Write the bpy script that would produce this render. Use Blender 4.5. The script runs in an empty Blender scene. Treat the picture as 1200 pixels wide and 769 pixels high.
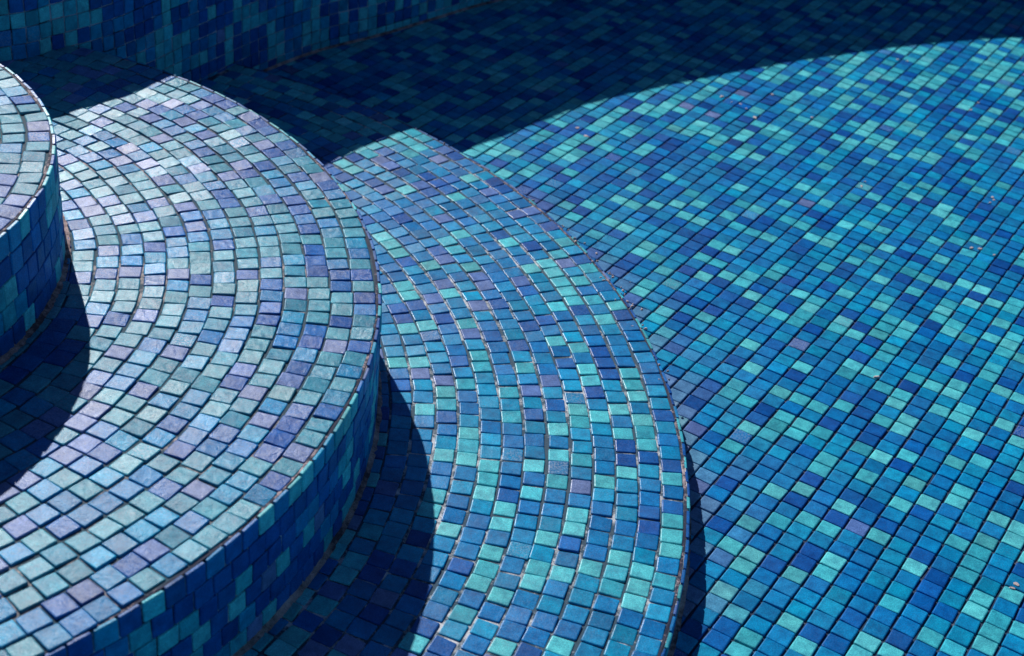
import bpy, math, random
import numpy as np
rng = np.random.default_rng(7)
random.seed(7)
U = 0.025                       # one mosaic module (tile + joint) in metres

sc = bpy.context.scene
col = sc.collection

# ------------------------------------------------------------------ helpers
def link(o, parent=None):
    col.objects.link(o)
    if parent: o.parent = parent
    return o

def tag(o, label=None, cat=None, group=None, kind=None):
    if label: o['label'] = label
    if cat: o['category'] = cat
    if group: o['group'] = group
    if kind: o['kind'] = kind
    return o

def empty(name, loc=(0, 0, 0)):
    o = bpy.data.objects.new(name, None)
    o.location = loc
    o.empty_display_size = 0.1
    return link(o)

class Soup:
    """collects vertices / faces / per-vertex colour / per-face material slot"""
    def __init__(s):
        s.v, s.f, s.c, s.m, s.d = [], [], [], [], []
        s.n = 0
    def add(s, V, F, C, mat, D=None):
        V = np.asarray(V, float)
        s.v.append(V)
        s.f.extend((np.asarray(F) + s.n).tolist() if isinstance(F, np.ndarray) else [[i + s.n for i in q] for q in F])
        C = np.asarray(C, float)
        if C.ndim == 1: C = np.tile(C, (len(V), 1))
        s.c.append(C)
        s.m.extend([mat] * len(F))
        s.n += len(V)
    def build(s, name, mats, parent=None, origin=(0, 0, 0), smooth=False):
        V = np.concatenate(s.v) * U - np.array(origin) * U
        me = bpy.data.meshes.new(name)
        me.from_pydata(V.tolist(), [], s.f)
        for m in mats: me.materials.append(m)
        me.polygons.foreach_set('material_index', np.array(s.m, dtype=np.int32))
        a = me.color_attributes.new('tile', 'FLOAT_COLOR', 'POINT')
        a.data.foreach_set('color', np.concatenate(s.c).astype(np.float32).ravel())
        if smooth: me.polygons.foreach_set('use_smooth', np.ones(len(s.f), bool))
        me.update()
        o = bpy.data.objects.new(name, me)
        if parent is None: o.location = np.array(origin) * U
        return link(o, parent)

def tiles(soup, P, A, B, N, sa, sb, C, thick=0.16, mat=0, jit=0.014, tilt=0.022, zj=0.010, bias=(0, 0)):
    """many small pillowed tiles. P centre of the top face, A/B/N frame (arrays), sa/sb full sizes"""
    n = len(P)
    if n == 0: return
    ang = rng.normal(0, 0.010, n).clip(-.02, .02)[:, None]
    A, B = A * np.cos(ang) + B * np.sin(ang), B * np.cos(ang) - A * np.sin(ang)
    sa = np.broadcast_to(sa, n) * (1 + rng.normal(0, .012, n)); sb = np.broadcast_to(sb, n) * (1 + rng.normal(0, .012, n))
    t1 = rng.normal(0, tilt, n); t2 = rng.normal(0, tilt, n); dz = rng.normal(0, zj, n).clip(-1.6 * zj, 1.6 * zj); t1 = t1.clip(-2 * tilt, 2 * tilt); t2 = t2.clip(-2 * tilt, 2 * tilt)
    # lean added to tiles in one corner of the middle tread to catch sun glare
    wgt = np.exp(-((P[:, 0] + 17.5) ** 2 + (P[:, 1] - 37.5) ** 2) / (2 * 5.5 ** 2)) if bias != (0, 0) else np.zeros(n)
    t1 = t1 - (A[:, 0] * bias[0] + A[:, 1] * bias[1]) * wgt; t2 = t2 - (B[:, 0] * bias[0] + B[:, 1] * bias[1]) * wgt
    cj = rng.normal(0, jit, (n, 4, 2))
    corners = np.array([[-1, -1], [1, -1], [1, 1], [-1, 1]], float) / 2
    prof = [(0.055, 0.0), (0.020, -0.012), (0.0, -0.05), (0.0, -thick)]
    ch = 0.045
    verts = []
    base = corners[None] * np.stack([sa, sb], -1)[:, None, :] + cj      # n,4,2
    for inset, z in prof:
        c4 = base * (1 - 2 * inset / np.stack([sa, sb], -1))[:, None, :]
        ring = []
        k = ch + inset * .2
        for q in range(4):
            p = c4[:, q]; pa = c4[:, (q - 1) % 4]; pb = c4[:, (q + 1) % 4]
            ring.append(p + (pa - p) * k); ring.append(p + (pb - p) * k)
        ring = np.stack(ring, 1)                                       # n,8,2
        zz = z + dz[:, None] + ring[..., 0] * t1[:, None] + ring[..., 1] * t2[:, None]
        verts.append(P[:, None] + ring[..., 0:1] * A[:, None] + ring[..., 1:2] * B[:, None] + zz[..., None] * N[:, None])
    V = np.concatenate(verts, 1)                                       # n,32,3
    f4 = []
    for r in range(3):
        for q in range(8):
            q2 = (q + 1) % 8
            f4.append([r * 8 + q, r * 8 + 8 + q, r * 8 + 8 + q2, r * 8 + q2])
    f4 = np.array(f4)
    F4 = (f4[None] + (np.arange(n) * 32)[:, None, None]).reshape(-1, 4)
    F8 = (np.arange(8)[None] + (np.arange(n) * 32)[:, None])
    # orientation: A x B should equal N; if not, flip the faces
    if np.dot(np.cross(A[0], B[0]), N[0]) < 0:
        F4 = F4[:, ::-1]; F8 = F8[:, ::-1]
    CC = np.repeat(C[:, None], 32, 1).reshape(-1, 4)
    V = V.reshape(-1, 3)
    off = soup.n
    soup.v.append(V); soup.c.append(CC)
    soup.f.extend((F4 + off).tolist()); soup.f.extend((F8 + off).tolist())
    soup.m.extend([mat] * (len(F4) + len(F8)))
    soup.n += len(V)

# ------------------------------------------------------------------ colours of the glass mosaic (real, linear albedo)
TEAL = [(.055, .50, .62), (.08, .56, .66), (.035, .42, .56), (.10, .57, .65)]
MID  = [(.0, .22, .52), (.0, .26, .55), (.0, .19, .51), (.0, .31, .57)]
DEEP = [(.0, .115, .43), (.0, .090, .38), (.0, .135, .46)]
LILA = [(.09, .19, .50), (.15, .23, .50)]
def palette(kind, n, dim=1.0):
    """kind array: 0 teal 1 mid 2 deep 3 lilac -> rgba (alpha = random number of the tile)"""
    out = np.zeros((n, 4))
    for k, pal in enumerate((TEAL, MID, DEEP, LILA)):
        m = kind == k
        pal = np.array(pal)
        out[m, :3] = pal[rng.integers(0, len(pal), m.sum())]
    out[:, :3] *= rng.normal(1, .10, (n, 1)).clip(.7, 1.35)
    out[kind == 0, :3] *= (1 - (1 - dim) * np.array([1.05, 1.12, .80]))
    out[:, 3] = rng.random(n)
    return out
def kinds(n, p):
    return rng.choice(4, n, p=np.array(p) / sum(p))

# ------------------------------------------------------------------ materials
def newmat(name):
    m = bpy.data.materials.new(name); m.use_nodes = True
    nt = m.node_tree; nt.nodes.clear()
    out = nt.nodes.new('ShaderNodeOutputMaterial'); b = nt.nodes.new('ShaderNodeBsdfPrincipled')
    nt.links.new(b.outputs[0], out.inputs[0])
    return m, nt, b
def N(nt, t, **k):
    n = nt.nodes.new(t)
    for a, v in k.items(): setattr(n, a, v)
    return n
def noise(nt, scale, detail=4, rough=.6, vec=None):
    n = N(nt, 'ShaderNodeTexNoise'); n.inputs['Scale'].default_value = scale
    n.inputs['Detail'].default_value = detail; n.inputs['Roughness'].default_value = rough
    if vec: nt.links.new(vec, n.inputs['Vector'])
    return n
def ramp(nt, src, a, b, c0=(0, 0, 0, 1), c1=(1, 1, 1, 1)):
    r = N(nt, 'ShaderNodeValToRGB'); e = r.color_ramp.elements
    e[0].position = a; e[1].position = b; e[0].color = c0; e[1].color = c1
    nt.links.new(src, r.inputs[0]); return r
def mix(nt, fac, a, b, mode='MIX'):
    m = N(nt, 'ShaderNodeMix', data_type='RGBA', blend_type=mode)
    for s, v in ((0, fac), (6, a), (7, b)):
        if isinstance(v, (int, float)): m.inputs[s].default_value = v
        elif isinstance(v, tuple): m.inputs[s].default_value = v
        else: nt.links.new(v, m.inputs[s])
    return m.outputs[2]
def math_(nt, op, a, b=None):
    m = N(nt, 'ShaderNodeMath', operation=op)
    for s, v in ((0, a), (1, b)):
        if v is None: continue
        if isinstance(v, (int, float)): m.inputs[s].default_value = v
        else: nt.links.new(v, m.inputs[s])
    return m.outputs[0]

def tile_material(name, scale_amt, film, rough=(.30, .48), spec=.55, bump=.0006, limec=(.40, .46, .58, 1)):
    """glass mosaic: per tile colour, cloudy glass, sandy surface, thin lime film"""
    m, nt, b = newmat(name)
    tc = N(nt, 'ShaderNodeTexCoord'); at = N(nt, 'ShaderNodeAttribute', attribute_name='tile')
    vec = tc.outputs['Object']
    off = N(nt, 'ShaderNodeVectorMath', operation='ADD'); nt.links.new(vec, off.inputs[0])
    cx_ = N(nt, 'ShaderNodeCombineXYZ'); nt.links.new(math_(nt, 'MULTIPLY', at.outputs['Alpha'], 5.0), cx_.inputs[0])
    nt.links.new(math_(nt, 'MULTIPLY', at.outputs['Alpha'], 11.0), cx_.inputs[2]); nt.links.new(cx_.outputs[0], off.inputs[1])
    cloud = noise(nt, 75, 5, .62, off.outputs[0])
    r1 = ramp(nt, cloud.outputs[0], .3, .72, (.62, .66, .72, 1), (1.34, 1.28, 1.20, 1))
    c = mix(nt, 1.0, at.outputs['Color'], r1.outputs[0], 'MULTIPLY')
    streak = noise(nt, 700, 3, .7, vec)
    r2 = ramp(nt, streak.outputs[0], .38, .68, (.66, .68, .70, 1), (1.28, 1.26, 1.22, 1))
    c = mix(nt, .95, c, r2.outputs[0], 'MULTIPLY')
    # lime film, patchy over large areas, and a few single scaled tiles
    big = noise(nt, 9, 3, .6, vec); bigr = ramp(nt, big.outputs[0], .38, .72)
    fine = noise(nt, 480, 3, .7, vec); finer = ramp(nt, fine.outputs[0], .46, .60)
    f = math_(nt, 'MULTIPLY', bigr.outputs[0], finer.outputs[0])
    f = math_(nt, 'MULTIPLY', f, scale_amt)
    f = math_(nt, 'ADD', f, film)
    tl = math_(nt, 'MULTIPLY', math_(nt, 'GREATER_THAN', at.outputs['Alpha'], .985), math_(nt, 'MULTIPLY', finer.outputs[0], .35))
    f = math_(nt, 'MINIMUM', math_(nt, 'ADD', f, tl), .9)
    c = mix(nt, f, c, limec)
    nt.links.new(c, b.inputs['Base Color'])
    rr = N(nt, 'ShaderNodeMapRange'); rr.inputs[3].default_value = rough[0]; rr.inputs[4].default_value = rough[1]
    fr = math_(nt, 'FRACT', math_(nt, 'MULTIPLY', at.outputs['Alpha'], 7.31))
    nt.links.new(fr, rr.inputs[0])
    spk = ramp(nt, noise(nt, 620, 2, .6, vec).outputs[0], .35, .65, (.78, .78, .78, 1), (1.3, 1.3, 1.3, 1))
    nt.links.new(math_(nt, 'MULTIPLY', rr.outputs[0], spk.outputs[0]), b.inputs['Roughness'])
    b.inputs['Specular IOR Level'].default_value = spec
    bn = N(nt, 'ShaderNodeBump'); bn.inputs['Strength'].default_value = .55; bn.inputs['Distance'].default_value = bump
    sand = noise(nt, 750, 3, .7, vec); wav = noise(nt, 120, 2, .5, vec)
    h = math_(nt, 'ADD', math_(nt, 'MULTIPLY', sand.outputs[0], .55), math_(nt, 'MULTIPLY', wav.outputs[0], 1.2))
    nt.links.new(h, bn.inputs['Height']); nt.links.new(bn.outputs[0], b.inputs['Normal'])
    return m

def grout_material(name, dark, pale, lo, hi, scale=60):
    m, nt, b = newmat(name)
    tc = N(nt, 'ShaderNodeTexCoord'); vec = tc.outputs['Object']
    n1 = noise(nt, scale, 6, .75, vec); n2 = noise(nt, 11, 2, .5, vec)
    s = math_(nt, 'ADD', math_(nt, 'MULTIPLY', n1.outputs[0], .6), math_(nt, 'MULTIPLY', n2.outputs[0], .4))
    r = ramp(nt, s, lo, hi, dark + (1,), pale + (1,))
    g = noise(nt, 800, 3, .7, vec); gr = ramp(nt, g.outputs[0], .3, .7, (.6, .6, .6, 1), (1.2, 1.2, 1.2, 1))
    c = mix(nt, 1.0, r.outputs[0], gr.outputs[0], 'MULTIPLY')
    nt.links.new(c, b.inputs['Base Color']); b.inputs['Roughness'].default_value = .85
    bn = N(nt, 'ShaderNodeBump'); bn.inputs['Strength'].default_value = .8; bn.inputs['Distance'].default_value = .0012
    nt.links.new(n1.outputs[0], bn.inputs['Height']); nt.links.new(bn.outputs[0], b.inputs['Normal'])
    return m

M_floor = tile_material('floor_glass_mosaic', .05, .0, (.34, .52), .08)
M_low   = tile_material('low_step_glass_mosaic', .12, .0, (.30, .44), .15)
M_mid   = tile_material('middle_step_glass_mosaic', .20, .015, (.20, .30), .085, .0010, (.50, .49, .60, 1))
M_high  = tile_material('high_step_glass_mosaic', .32, .05, (.26, .38), .05, .0009, (.50, .45, .52, 1))
M_wall  = tile_material('wall_glass_mosaic', .02, .0, (.34, .5), .2)
G_floor = grout_material('floor_grout', (.010, .035, .09), (.26, .25, .28), .57, .70)
G_low   = grout_material('low_step_grout', (.03, .08, .13), (.70, .72, .76), .51, .61)
G_mid   = grout_material('middle_step_grout', (.012, .06, .10), (.52, .44, .42), .53, .64)
G_wall  = grout_material('wall_grout', (.008, .025, .06), (.55, .55, .66), .45, .57, 25)
G_lip   = grout_material('nosing_grout', (.012, .02, .06), (.55, .42, .44), .52, .62, 110)
G_fill  = grout_material('joint_grout', (.07, .045, .06), (.62, .46, .44), .42, .60)

def stone_material():
    m, nt, b = newmat('pale_stone_paving')
    tc = N(nt, 'ShaderNodeTexCoord'); vec = tc.outputs['Object']
    n1 = noise(nt, 3, 6, .6, vec); r = ramp(nt, n1.outputs[0], .3, .7, (.30, .28, .25, 1), (.42, .40, .36, 1))
    br = N(nt, 'ShaderNodeTexBrick'); nt.links.new(vec, br.inputs['Vector'])
    br.inputs['Scale'].default_value = 1.6; br.inputs['Mortar Size'].default_value = .008
    br.inputs['Color1'].default_value = (1, 1, 1, 1); br.inputs['Color2'].default_value = (.88, .88, .88, 1); br.inputs['Mortar'].default_value = (.45, .45, .45, 1)
    c = mix(nt, 1.0, r.outputs[0], br.outputs[0], 'MULTIPLY')
    nt.links.new(c, b.inputs['Base Color']); b.inputs['Roughness'].default_value = .8
    return m
M_stone = stone_material()

# ------------------------------------------------------------------ measurements (in modules)
H3, H2, H1 = 1.49, 5.98, 5.49                       # risers, lowest first
Z3, Z2, Z1 = H3, H3 + H2, H3 + H2 + H1
STEP = {3: ((-34.48, 55.07), 43.47, Z3, 0.0, H3), 2: ((-34.98, 55.15), 29.06, Z2, Z3, H2), 1: ((-37.43, 55.34), 16.76, Z1, Z2, H1)}
HW = 13.2                                            # top of the pool wall
PHI = -0.5108; PU = 1.0647; PV = 0.987
EU = np.array([math.cos(PHI), math.sin(PHI)]); EV = np.array([-math.sin(PHI), math.cos(PHI)])
U0 = -11.69 * PU; V0 = 0.60
SUN_AZ = -1.138; SUN_EL = math.atan(1 / 1.4669)

# closed outline of the pool wall, seen from above
ctrl = [(-31, 80), (-28.7, 82.5), (-26.1, 85.9), (-22.9, 92.4), (-19.7, 98.4), (-16.4, 103.2), (-12.4, 107.3), (-8.4, 112.0), (-3.7, 117.2), (4.6, 123.6), (13.4, 129.5), (24.3, 135.6), (34, 139.3),
        (52, 142), (66, 137), (78, 126), (84, 110), (85, 90), (82, 65), (74, 42), (60, 22), (40, 10), (18, 5), (-4, 5), (-24, 10), (-40, 20),
        (-50, 34), (-54, 50), (-50, 64), (-41, 73.5)]
def catmull(P, n=16):
    P = np.array(P, float); out = []
    m = len(P)
    for i in range(m):
        p0, p1, p2, p3 = P[(i - 1) % m], P[i], P[(i + 1) % m], P[(i + 2) % m]
        for t in np.arange(n) / n:
            out.append(.5 * ((2 * p1) + (-p0 + p2) * t + (2 * p0 - 5 * p1 + 4 * p2 - p3) * t * t + (-p0 + 3 * p1 - 3 * p2 + p3) * t ** 3))
    return np.array(out)
OUT = catmull(ctrl)
def inside(p, poly=OUT):
    x, y = p[:, 0], p[:, 1]; c = np.zeros(len(p), bool)
    X, Y = poly[:, 0], poly[:, 1]; X2, Y2 = np.roll(X, -1), np.roll(Y, -1)
    for a, b, c2, d in zip(X, Y, X2, Y2):
        hit = ((b > y) != (d > y)) & (x < (c2 - a) * (y - b) / (d - b + 1e-12) + a)
        c ^= hit
    return c
def grown(p, r):                                     # inside or within r of the outline
    a = inside(p)
    d = np.min(np.linalg.norm(p[:, None] - OUT[None, ::2], axis=2), axis=1)
    return a | (d < r)
UPV = np.array([0., 0., 1.])
def fan_disc(soup, c, r, z, n, color, mat, clip=True):
    pts = [(c[0], c[1], z)] + [(c[0] + r * math.cos(2 * math.pi * i / n), c[1] + r * math.sin(2 * math.pi * i / n), z) for i in range(n)]
    soup.add(pts, [[0, 1 + i, 1 + (i + 1) % n] for i in range(n)], color, mat)

# ------------------------------------------------------------------ pool floor
# the mosaic pattern of the real floor: columns and rows that hold a turquoise tile
FLOOR_TEAL = [(-25,74),(-24,73),(-24,75),(-23,77),(-23,79),(-22,72),(-22,74),(-22,77),(-22,82),(-21,74),(-21,78),(-20,79),(-20,81),(-19,72),(-19,73),(-19,78),(-19,80),(-18,72),(-18,78),(-18,84),(-17,68),(-17,69),(-17,71),(-17,80),(-17,82),(-16,70),(-16,74),(-16,76),(-16,79),(-16,82),(-15,66),(-15,67),(-15,72),(-15,74),(-15,76),(-15,79),(-15,84),(-15,87),(-14,65),(-14,73),(-14,79),(-14,82),(-14,87),(-13,68),(-13,73),(-13,74),(-13,82),(-13,86),(-12,66),(-12,72),(-12,75),(-12,76),(-12,81),(-12,88),(-12,90),(-11,71),(-11,81),(-11,82),(-11,84),(-11,89),(-10,67),(-10,71),(-10,74),(-10,78),(-10,85),(-10,88),(-10,92),(-9,62),(-9,63),(-9,65),(-9,71),(-9,72),(-9,73),(-9,74),(-9,80),(-9,82),(-9,85),(-9,91),(-9,93),(-8,62),(-8,76),(-8,81),(-8,83),(-8,93),(-7,58),(-7,60),(-7,64),(-7,67),(-7,72),(-7,73),(-7,79),(-7,90),(-7,91),(-7,96),(-6,60),(-6,61),(-6,62),(-6,64),(-6,72),(-6,76),(-6,77),(-6,81),(-6,86),(-6,89),(-6,90),(-6,95),(-5,61),(-5,62),(-5,64),(-5,68),(-5,69),(-5,73),(-5,74),(-5,75),(-5,79),(-5,81),(-5,84),(-5,87),(-5,97),(-4,51),(-4,53),(-4,56),(-4,62),(-4,65),(-4,69),(-4,71),(-4,72),(-4,74),(-4,75),(-4,81),(-4,86),(-4,88),(-3,48),(-3,50),(-3,51),(-3,54),(-3,57),(-3,59),(-3,60),(-3,68),(-3,77),(-3,78),(-3,79),(-3,82),(-2,47),(-2,55),(-2,62),(-2,65),(-2,67),(-2,68),(-2,70),(-2,76),(-2,77),(-2,80),(-2,82),(-1,45),(-1,46),(-1,51),(-1,55),(-1,57),(-1,60),(-1,62),(-1,65),(-1,66),(-1,70),(-1,73),(-1,76),(-1,81),(0,48),(0,52),(0,53),(0,63),(0,68),(0,70),(0,71),(0,77),(0,79),(0,81),(0,82),(1,47),(1,56),(1,59),(1,61),(1,68),(1,69),(1,73),(1,74),(1,76),(1,77),(1,78),(2,60),(2,64),(2,67),(2,72),(2,76),(3,48),(3,49),(3,52),(3,55),(3,61),(3,62),(3,65),(3,69),(3,72),(4,49),(4,58),(4,68),(5,51),(5,56),(5,57),(5,58),(5,59),(5,61),(5,65),(5,66),(6,51),(6,54),(6,55),(6,60),(6,61),(7,52),(7,53),(7,54),(7,56),(7,59),(8,54)]
STEP_TEAL = [(-7.1,81.0),(-3.8,80.5),(-3.1,82.9),(-6.9,77.6),(-1.8,78.2),(-7.9,74.4),(-7.1,73.6),(-4.0,74.6),(-3.8,75.6),(-1.2,75.8),(-4.7,71.8),(-6.5,70.0),(-5.4,68.6),(-2.8,72.7),(-3.2,69.8),(-1.4,69.1),(-4.9,66.3),(-2.2,67.0),(-2.8,66.1),(-5.9,65.2),(-4.5,64.1),(-4.2,62.5),(-5.4,62.7),(-5.2,61.9),(-2.7,60.3),(-2.7,59.3),(-1.9,61.2),(-1.1,63.4),(-0.9,62.4),(-3.6,58.4),(-2.3,55.2),(-1.4,57.4),(-1.2,56.4),(-1.3,55.4),(-0.1,54.6),(-0.2,53.6),(-0.2,52.8),(-2.3,52.4),(0.1,61.3),(-2.3,52.1),(-2.4,51.3),(-1.4,50.3),(-0.2,52.8),(0.6,51.7),(0.6,50.4),(0.3,48.5),(0.2,47.5),(-0.1,46.7),(0.9,45.9),(-0.5,44.6),(-2.1,42.8),(1.2,43.8),(0.9,63.4),(2.7,65.6),(3.9,65.2),(4.3,63.3),(4.4,62.3),(0.5,61.3),(6.4,63.3),(6.6,62.3),(6.8,61.4),(5.7,60.5),(3.7,59.7),(3.7,58.8),(4.9,59.4),(6.0,58.7),(6.9,59.2),(7.2,58.3),(2.9,58.3),(3.0,56.4),(2.0,55.6),(7.2,57.3),(4.1,55.8),(6.2,55.8),(3.0,54.6),(5.1,54.4),(8.3,55.1),(1.9,52.8),(0.8,58.5),(1.9,52.8),(4.0,51.9),(4.0,51.0),(8.2,52.1),(8.1,51.0),(8.0,50.0),(5.1,54.1),(2.8,50.5),(2.6,48.5),(2.4,47.5),(3.6,48.0),(4.7,48.4),(5.9,49.8),(5.7,48.8),(5.6,47.9),(6.8,48.4),(6.7,47.4),(6.5,46.5),(7.7,48.1),(2.8,44.1),(6.1,44.0)]

fl = Soup()
ii, jj = np.meshgrid(np.arange(-80, 120), np.arange(-60, 190), indexing='ij')
ii = ii.ravel(); jj = jj.ravel()
shift = {i: random.gauss(0, .03) for i in range(-80, 120)}
sh = np.array([shift[i] for i in ii])
cu = U0 + (ii + .5) * PU; cv = V0 + (jj + .5) * PV + sh
xy = cu[:, None] * EU + cv[:, None] * EV
keep = grown(xy, .8)
c3 = np.array(STEP[3][0]); dist3 = np.linalg.norm(xy - c3, axis=1)
keep &= (dist3 > STEP[3][1] - 1.2)
ii, jj, xy, dist3 = ii[keep], jj[keep], xy[keep], dist3[keep]
n = len(xy)
# teal runs in pairs along a column
kd = kinds(n, (.26, .55, .18, .006))
lut = {(i, j): k for i, j, k in zip(ii.tolist(), jj.tolist(), range(n))}
FT = set(FLOOR_TEAL)
near = {}
for i, j in FLOOR_TEAL:
    for a in range(-2, 3):
        for b in range(-3, 4): near[(i + a, j + b)] = True
for (i, j), k in lut.items():
    if (i, j) in near: continue
    if kd[k] == 0 and random.random() < .42 and (i, j - 1) in lut: kd[lut[(i, j - 1)]] = 0
for (i, j), k in lut.items():
    if (i, j) in FT: kd[k] = 0
    elif (i, j) in near and kd[k] == 0: kd[k] = 1
C = palette(kd, n)
pale = np.exp(-((dist3 - STEP[3][1]).clip(0)) / 1.6)[:, None] * (rng.random((n, 1)) < .55) * ((xy[:, 1:2] > 48) & (xy[:, 1:2] < 85))
C[:, :3] = C[:, :3] * (1 - .55 * pale) + np.array([.33, .33, .44]) * .55 * pale
P = np.c_[xy, np.zeros(n)]
A = np.tile([*EU, 0.], (n, 1)); B = np.tile([*EV, 0.], (n, 1)); NN = np.tile(UPV, (n, 1))
tiles(fl, P, A, B, NN, PU - .108, PV - .05, C, mat=0)
c0 = np.array([15., 72., -.10])
pts = [c0] + [np.array([p[0], p[1], -.10]) for p in OUT]
fl.add(pts, [[0, 1 + i, 1 + (i + 1) % len(OUT)] for i in range(len(OUT))], (0, 0, 0, 0), 1)
floor = fl.build('pool_floor', [M_floor, G_floor])
tag(floor, kind='structure')

def crumbs(soup, spots, z, size=(.08, .22)):
    for x, y in spots:
        for _ in range(random.randint(1, 2)):
            a0 = random.random() * 6.3; L_ = random.uniform(*size); W_ = L_ * random.uniform(.4, .85)
            ox, oy = x + random.gauss(0, .28), y + random.gauss(0, .28); m_ = 9
            V = []
            for q, zz in ((1, -.05), (.7, .03), (0, .045)):
                for i in range(m_):
                    t = 2 * math.pi * i / m_; rr_ = q * random.uniform(.85, 1.15)
                    a_, b_ = L_ * rr_ * math.cos(t), W_ * rr_ * math.sin(t)
                    V.append((ox + a_ * math.cos(a0) - b_ * math.sin(a0), oy + a_ * math.sin(a0) + b_ * math.cos(a0), z + zz))
            soup.add(V, [[k * m_ + i, k * m_ + (i + 1) % m_, (k + 1) * m_ + (i + 1) % m_, (k + 1) * m_ + i] for k in range(2) for i in range(m_)], (0, 0, 0, 0), 0)
G_crumb = grout_material('dried_mortar', (.48, .36, .36), (.74, .60, .58), .35, .6, 200)
cr = Soup()
crumbs(cr, [(13.5, 102.9), (14.6, 102.2), (15.3, 101.1), (17.4, 104.1), (15.8, 99.3), (31.1, 90.3), (31.5, 89.9), (28.6, 83.6), (29.5, 83.1), (23.8, 51.6), (19.4, 67.4), (20.3, 101.4), (32.6, 105.2), (33.5, 106.3), (22.8, 91.0), (28.8, 113.2), (3.9, 93.7), (3.1, 95.1)], .01)
crumbs(cr, [(STEP[3][0][0] + (43.47 + abs(random.gauss(.15, .15))) * math.cos(a), STEP[3][0][1] + (43.47 + abs(random.gauss(.15, .2))) * math.sin(a)) for a in [math.radians(random.uniform(10, 42)) for _ in range(26)]], .02, (.05, .15))
cr.build('dried_mortar', [G_crumb], floor)

# ------------------------------------------------------------------ curved steps
def ring_tiles(soup, c, r, z, prad, p, mat=0, gapr=.13, gapt=.08, teal=None, bias=(0, 0), dim=1.0):
    nn = int(round(2 * math.pi * r / 1.0))
    th = (np.arange(nn) + rng.random()) * 2 * math.pi / nn + rng.normal(0, .0006, nn)
    rr = r + rng.normal(0, .018, nn) + .035 * np.sin(th * 9 + r) + .07 * np.sin(th * 15 + 1.3) * (1 if r < 28.6 else 0)
    Px = np.c_[c[0] + rr * np.cos(th), c[1] + rr * np.sin(th), np.full(nn, z)]
    k = inside(Px[:, :2])
    th, Px = th[k], Px[k]; nn2 = len(th)
    if nn2 == 0: return
    A = np.c_[np.cos(th), np.sin(th), 0 * th]; B = np.c_[-np.sin(th), np.cos(th), 0 * th]
    kd = kinds(nn2, p)
    for q in range(1, nn2):
        if kd[q - 1] == 0 and random.random() < .18: kd[q] = 0
    if teal is not None:
        dd = np.linalg.norm(Px[:, None, :2] - teal[None], axis=2)
        dm = dd.min(1); kd[(kd == 0) & (dm < 3.2)] = 1
        kd[(np.abs((Px[:, None, :2] - teal[None]) @ np.array([[1., 0], [0, 1.]])).max(2).min(1) < .5)] = 0
    tiles(soup, Px, A, B, np.tile(UPV, (nn2, 1)), prad - gapr, 2 * math.pi * r / nn - gapt, palette(kd, nn2, dim), mat=mat, tilt=.03 if dim == 1 else .038, bias=bias)

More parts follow.
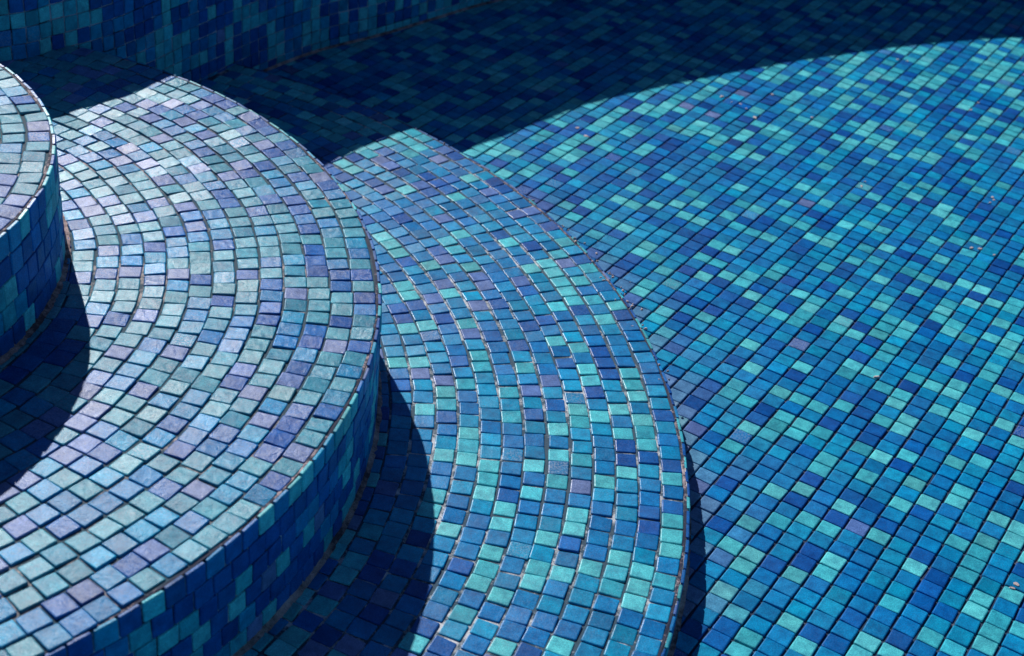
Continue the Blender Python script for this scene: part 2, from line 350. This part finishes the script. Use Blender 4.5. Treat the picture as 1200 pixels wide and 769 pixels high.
STEP_LOOK = {
 3: ('low wide curved step with bright blue and teal mosaic tread, next to the pool floor', M_low, G_low, (.36, .40, .17, .07), .062, 9),
 2: ('tall middle curved step with a silvery lilac and green mosaic tread', M_mid, G_mid, (.42, .30, .18, .10), .07, 13),
 1: ('highest curved step, a pale lilac mosaic corner cut off by the left edge', M_high, G_mid, (.45, .26, .12, .17), .07, 14)}
PR = 1.0765
for s in (1, 2, 3):
    (cx, cy), R, z, zb, h = STEP[s]
    label, mt, mg, pal, rec, nrow = STEP_LOOK[s]
    root = empty('curved_step', (cx * U, cy * U, zb * U))
    tag(root, label, 'step', 'curved steps going down into the pool')
    org = (cx, cy, zb)
    gr_, gt_ = (.10, .06) if s == 3 else (.075, .04)
    # tread
    t = Soup()
    rr = R - .30 - (PR - .13) / 2
    while rr > 1.2:
        if s < 3 or rr > 27.5:
            if s != 2 or rr > 12.5: ring_tiles(t, (cx, cy), rr, z, PR, pal, gapr=gr_, gapt=gt_, teal=np.array(STEP_TEAL) if s == 3 else None, bias=(0, 0) if s != 2 else (-.06, .05), dim=1.0 if s == 3 else .64)
        rr -= PR
    fan_disc(t, (cx, cy), R - .12, z - rec, 360, (0, 0, 0, 0), 1)
    t.build('tread', [mt, mg], root, org)
    # riser
    rs = Soup()
    rows = max(1, int(round(h / 1.0))); ph_ = h / rows
    for k in range(rows):
        nn = int(round(2 * math.pi * R)); th = (np.arange(nn) + rng.random()) * 2 * math.pi / nn
        zc = z - .02 - (k + .5) * ph_
        Px = np.c_[cx + (R - .0) * np.cos(th), cy + R * np.sin(th), np.full(nn, zc)]
        kk = inside(Px[:, :2]); th, Px = th[kk], Px[kk]
        Nn = np.c_[np.cos(th), np.sin(th), 0 * th]; Bt = np.c_[-np.sin(th), np.cos(th), 0 * th]; A = Bt
        Bv = np.tile(UPV, (len(th), 1))
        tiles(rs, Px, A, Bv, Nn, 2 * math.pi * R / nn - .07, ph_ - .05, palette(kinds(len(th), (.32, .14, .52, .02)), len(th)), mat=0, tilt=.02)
    nn = 360; ang = np.arange(nn) * 2 * math.pi / nn; rb = R - .09
    ring = [(cx + rb * math.cos(a), cy + rb * math.sin(a)) for a in ang]
    V = [(x, y, z - .07) for x, y in ring] + [(x, y, zb - .3) for x, y in ring]
    rs.add(V, [[i, nn + i, nn + (i + 1) % nn, (i + 1) % nn] for i in range(nn)], (0, 0, 0, 0), 1)
    # crumbly mortar lip along the nosing, between tread and riser tiles
    V = [];
    ra = [R - .29, R - .17]
    for q in ra:
        for a in ang: V.append((cx + q * math.cos(a), cy + q * math.sin(a), z - .055 + .03 * random.random()))
    rs.add(V, [[i, nn + i, nn + (i + 1) % nn, (i + 1) % nn] for i in range(nn)], (0, 0, 0, 0), 2)
    if s == 3:
        extra = Soup()
        crumbs(extra, [(cx + (R - .05 + random.gauss(0, .1)) * math.cos(a), cy + (R - .05 + random.gauss(0, .1)) * math.sin(a)) for a in [math.radians(random.gauss(21, 9)) for _ in range(30)]], z - .01, (.05, .13))
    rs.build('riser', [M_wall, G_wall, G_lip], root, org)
    # mortar fillet where the riser meets the surface below
    g = Soup(); nn = 720
    for k, (q, zz) in enumerate(((R - .02, .17), (R + .05, .07), (R + .24, .015))):
        g.add([(cx + (q + random.gauss(0, .018)) * math.cos(2 * math.pi * i / nn), cy + (q + random.gauss(0, .018)) * math.sin(2 * math.pi * i / nn), zb + zz + random.gauss(0, .012)) for i in range(nn)], [], (0, 0, 0, 0), 0)
    F = []
    for k in range(2):
        for i in range(nn):
            a = 2 * math.pi * (i + .5) / nn
            F.append([k * nn + i, (k + 1) * nn + i, (k + 1) * nn + (i + 1) % nn, k * nn + (i + 1) % nn])
    g.f = F; g.m = [0] * len(F)
    if s == 3:
        off = g.n
        g.v += extra.v; g.c += extra.c; g.f += [[i + off for i in q] for q in extra.f]; g.m += [1] * len(extra.f); g.n += extra.n
    g.build('grout_joint', [G_fill, G_crumb], root, org, smooth=True)

# ------------------------------------------------------------------ pool wall
wall = empty('pool_wall', (-9 * U, 110.3 * U, 0))
tag(wall, 'tall curving pool wall clad in dark blue and teal mosaic, in shade behind the steps', 'wall')
worg = (-9, 110.3, 0)
seg = np.roll(OUT, -1, 0) - OUT; sl = np.linalg.norm(seg, axis=1); cum = np.r_[0, np.cumsum(sl)]
L = cum[-1]; nt_ = int(round(L / .88)); w = Soup()
for k in range(14):
    s0 = (np.arange(nt_) + random.random() * .15) * L / nt_
    idx = np.searchsorted(cum, s0, side='right') - 1; idx = idx.clip(0, len(seg) - 1)
    tt = seg[idx] / sl[idx][:, None]; pp = OUT[idx] + tt * (s0 - cum[idx])[:, None]
    area = np.sum(OUT[:, 0] * np.roll(OUT[:, 1], -1) - np.roll(OUT[:, 0], -1) * OUT[:, 1])
    nrm = np.c_[-tt[:, 1], tt[:, 0]] * (1 if area > 0 else -1)
    zc = HW - .02 - (k + .5) * .965
    Px = np.c_[pp, np.full(nt_, zc)]
    A = np.c_[tt, np.zeros(nt_)]; Bv = np.tile(UPV, (nt_, 1)); Nn = np.c_[nrm, np.zeros(nt_)]
    kd = kinds(nt_, (.36, .34, .29, .01))
    for q in range(1, nt_):
        if random.random() < .3: kd[q] = kd[q - 1]
    if k:
        cp_ = rng.random(nt_) < .28; kd[cp_] = prev[cp_]
    prev = kd.copy()
    tiles(w, Px, A, Bv, Nn, L / nt_ - .075, 0.965 - .06, palette(kd, nt_), mat=0, tilt=.015)
wf = len(OUT)
nrm_all = np.c_[-(seg / sl[:, None])[:, 1], (seg / sl[:, None])[:, 0]] * (1 if area > 0 else -1)
inn = OUT - nrm_all * .08
V = [(p[0], p[1], -.3) for p in inn] + [(p[0], p[1], HW - .01) for p in inn]
w.add(V, [[i, (i + 1) % wf, wf + (i + 1) % wf, wf + i] for i in range(wf)], (0, 0, 0, 0), 1)
w.build('wall_face', [M_wall, G_wall], wall, worg)
cp = Soup()
ctr = np.array([15., 72.])
outer = OUT - nrm_all * 12
prof = [(OUT + nrm_all * .12, HW), (OUT + nrm_all * .12, HW + 1.1), (outer, HW + 1.1), (outer, HW - .3)]
prof[0] = (OUT + nrm_all * .02, HW); prof[1] = (OUT + nrm_all * .02, HW + .05)
for q, z in prof: cp.add([(p[0], p[1], z) for p in q], [], (0, 0, 0, 0), 0)
F = []
for k in range(3):
    for i in range(wf): F.append([k * wf + i, k * wf + (i + 1) % wf, (k + 1) * wf + (i + 1) % wf, (k + 1) * wf + i])
cp.f = F; cp.m = [0] * len(F)
cp.build('coping', [M_stone], wall, worg)
# mortar fillet at the foot
g = Soup()
for k, (q, zz) in enumerate(((.02, .16), (.20, .01))):
    g.add([(p[0] + nn_[0] * q, p[1] + nn_[1] * q, zz + random.gauss(0, .01)) for p, nn_ in zip(OUT, nrm_all)], [], (0, 0, 0, 0), 0)
g.f = [[i, (i + 1) % wf, wf + (i + 1) % wf, wf + i] for i in range(wf)]; g.m = [0] * wf
g.build('grout_joint', [G_fill], wall, worg)

# ------------------------------------------------------------------ deck / ground to the horizon
dk = Soup()
angs = np.arctan2(OUT[:, 1] - ctr[1], OUT[:, 0] - ctr[0])
far = np.c_[ctr[0] + 4000 * np.cos(angs), ctr[1] + 4000 * np.sin(angs)]
inn2 = OUT - nrm_all * 11.5
dk.add([(p[0], p[1], HW + .0) for p in inn2] + [(p[0], p[1], HW + .0) for p in far], [[i, (i + 1) % wf, wf + (i + 1) % wf, wf + i] for i in range(wf)], (0, 0, 0, 0), 0)
deck = dk.build('deck', [M_stone]); tag(deck, kind='structure')

# ------------------------------------------------------------------ camera
from mathutils import Matrix, Vector
f, thp, ro, hc = 1761.96, 0.581204, 0.105038, 45.24
F_ = np.array([0, math.cos(thp), -math.sin(thp)]); R_ = np.array([1., 0, 0]); U_ = np.cross(R_, F_)
R2 = math.cos(ro) * R_ + math.sin(ro) * U_; U2 = -math.sin(ro) * R_ + math.cos(ro) * U_
cd = bpy.data.cameras.new('camera'); cam = bpy.data.objects.new('camera', cd); col.objects.link(cam)
cam.matrix_world = Matrix(((R2[0], U2[0], -F_[0], 0), (R2[1], U2[1], -F_[1], 0), (R2[2], U2[2], -F_[2], hc * U), (0, 0, 0, 1)))
cd.sensor_width = 36; cd.lens = f / 1200 * 36; cd.clip_start = .05; cd.clip_end = 500
cd.dof.use_dof = True; cd.dof.focus_distance = 1.78; cd.dof.aperture_fstop = 7.5
sc.camera = cam

# ------------------------------------------------------------------ light
wd = bpy.data.worlds.new('World'); sc.world = wd; wd.use_nodes = True
nt = wd.node_tree; bg = nt.nodes['Background']
sky = nt.nodes.new('ShaderNodeTexSky'); sky.sky_type = 'NISHITA'; sky.sun_disc = False
sky.sun_elevation = SUN_EL; sky.sun_rotation = math.radians(-24.8); sky.air_density = .7; sky.dust_density = .1; sky.ozone_density = 4
nt.links.new(sky.outputs[0], bg.inputs[0]); bg.inputs[1].default_value = .05
sd = bpy.data.lights.new('sun', 'SUN'); so = bpy.data.objects.new('sun', sd); col.objects.link(so)
sd.energy = 5.0; sd.angle = math.radians(.53); sd.color = (1, .965, .93)
dv = Vector((math.cos(SUN_AZ) * math.cos(SUN_EL), math.sin(SUN_AZ) * math.cos(SUN_EL), -math.sin(SUN_EL)))
so.rotation_euler = dv.to_track_quat('-Z', 'Y').to_euler(); so.location = (-2, 5, 4)
vs = sc.view_settings; vs.view_transform = 'Standard'; vs.look = 'None'; vs.exposure = 0; vs.gamma = 1; vs.use_curve_mapping = False
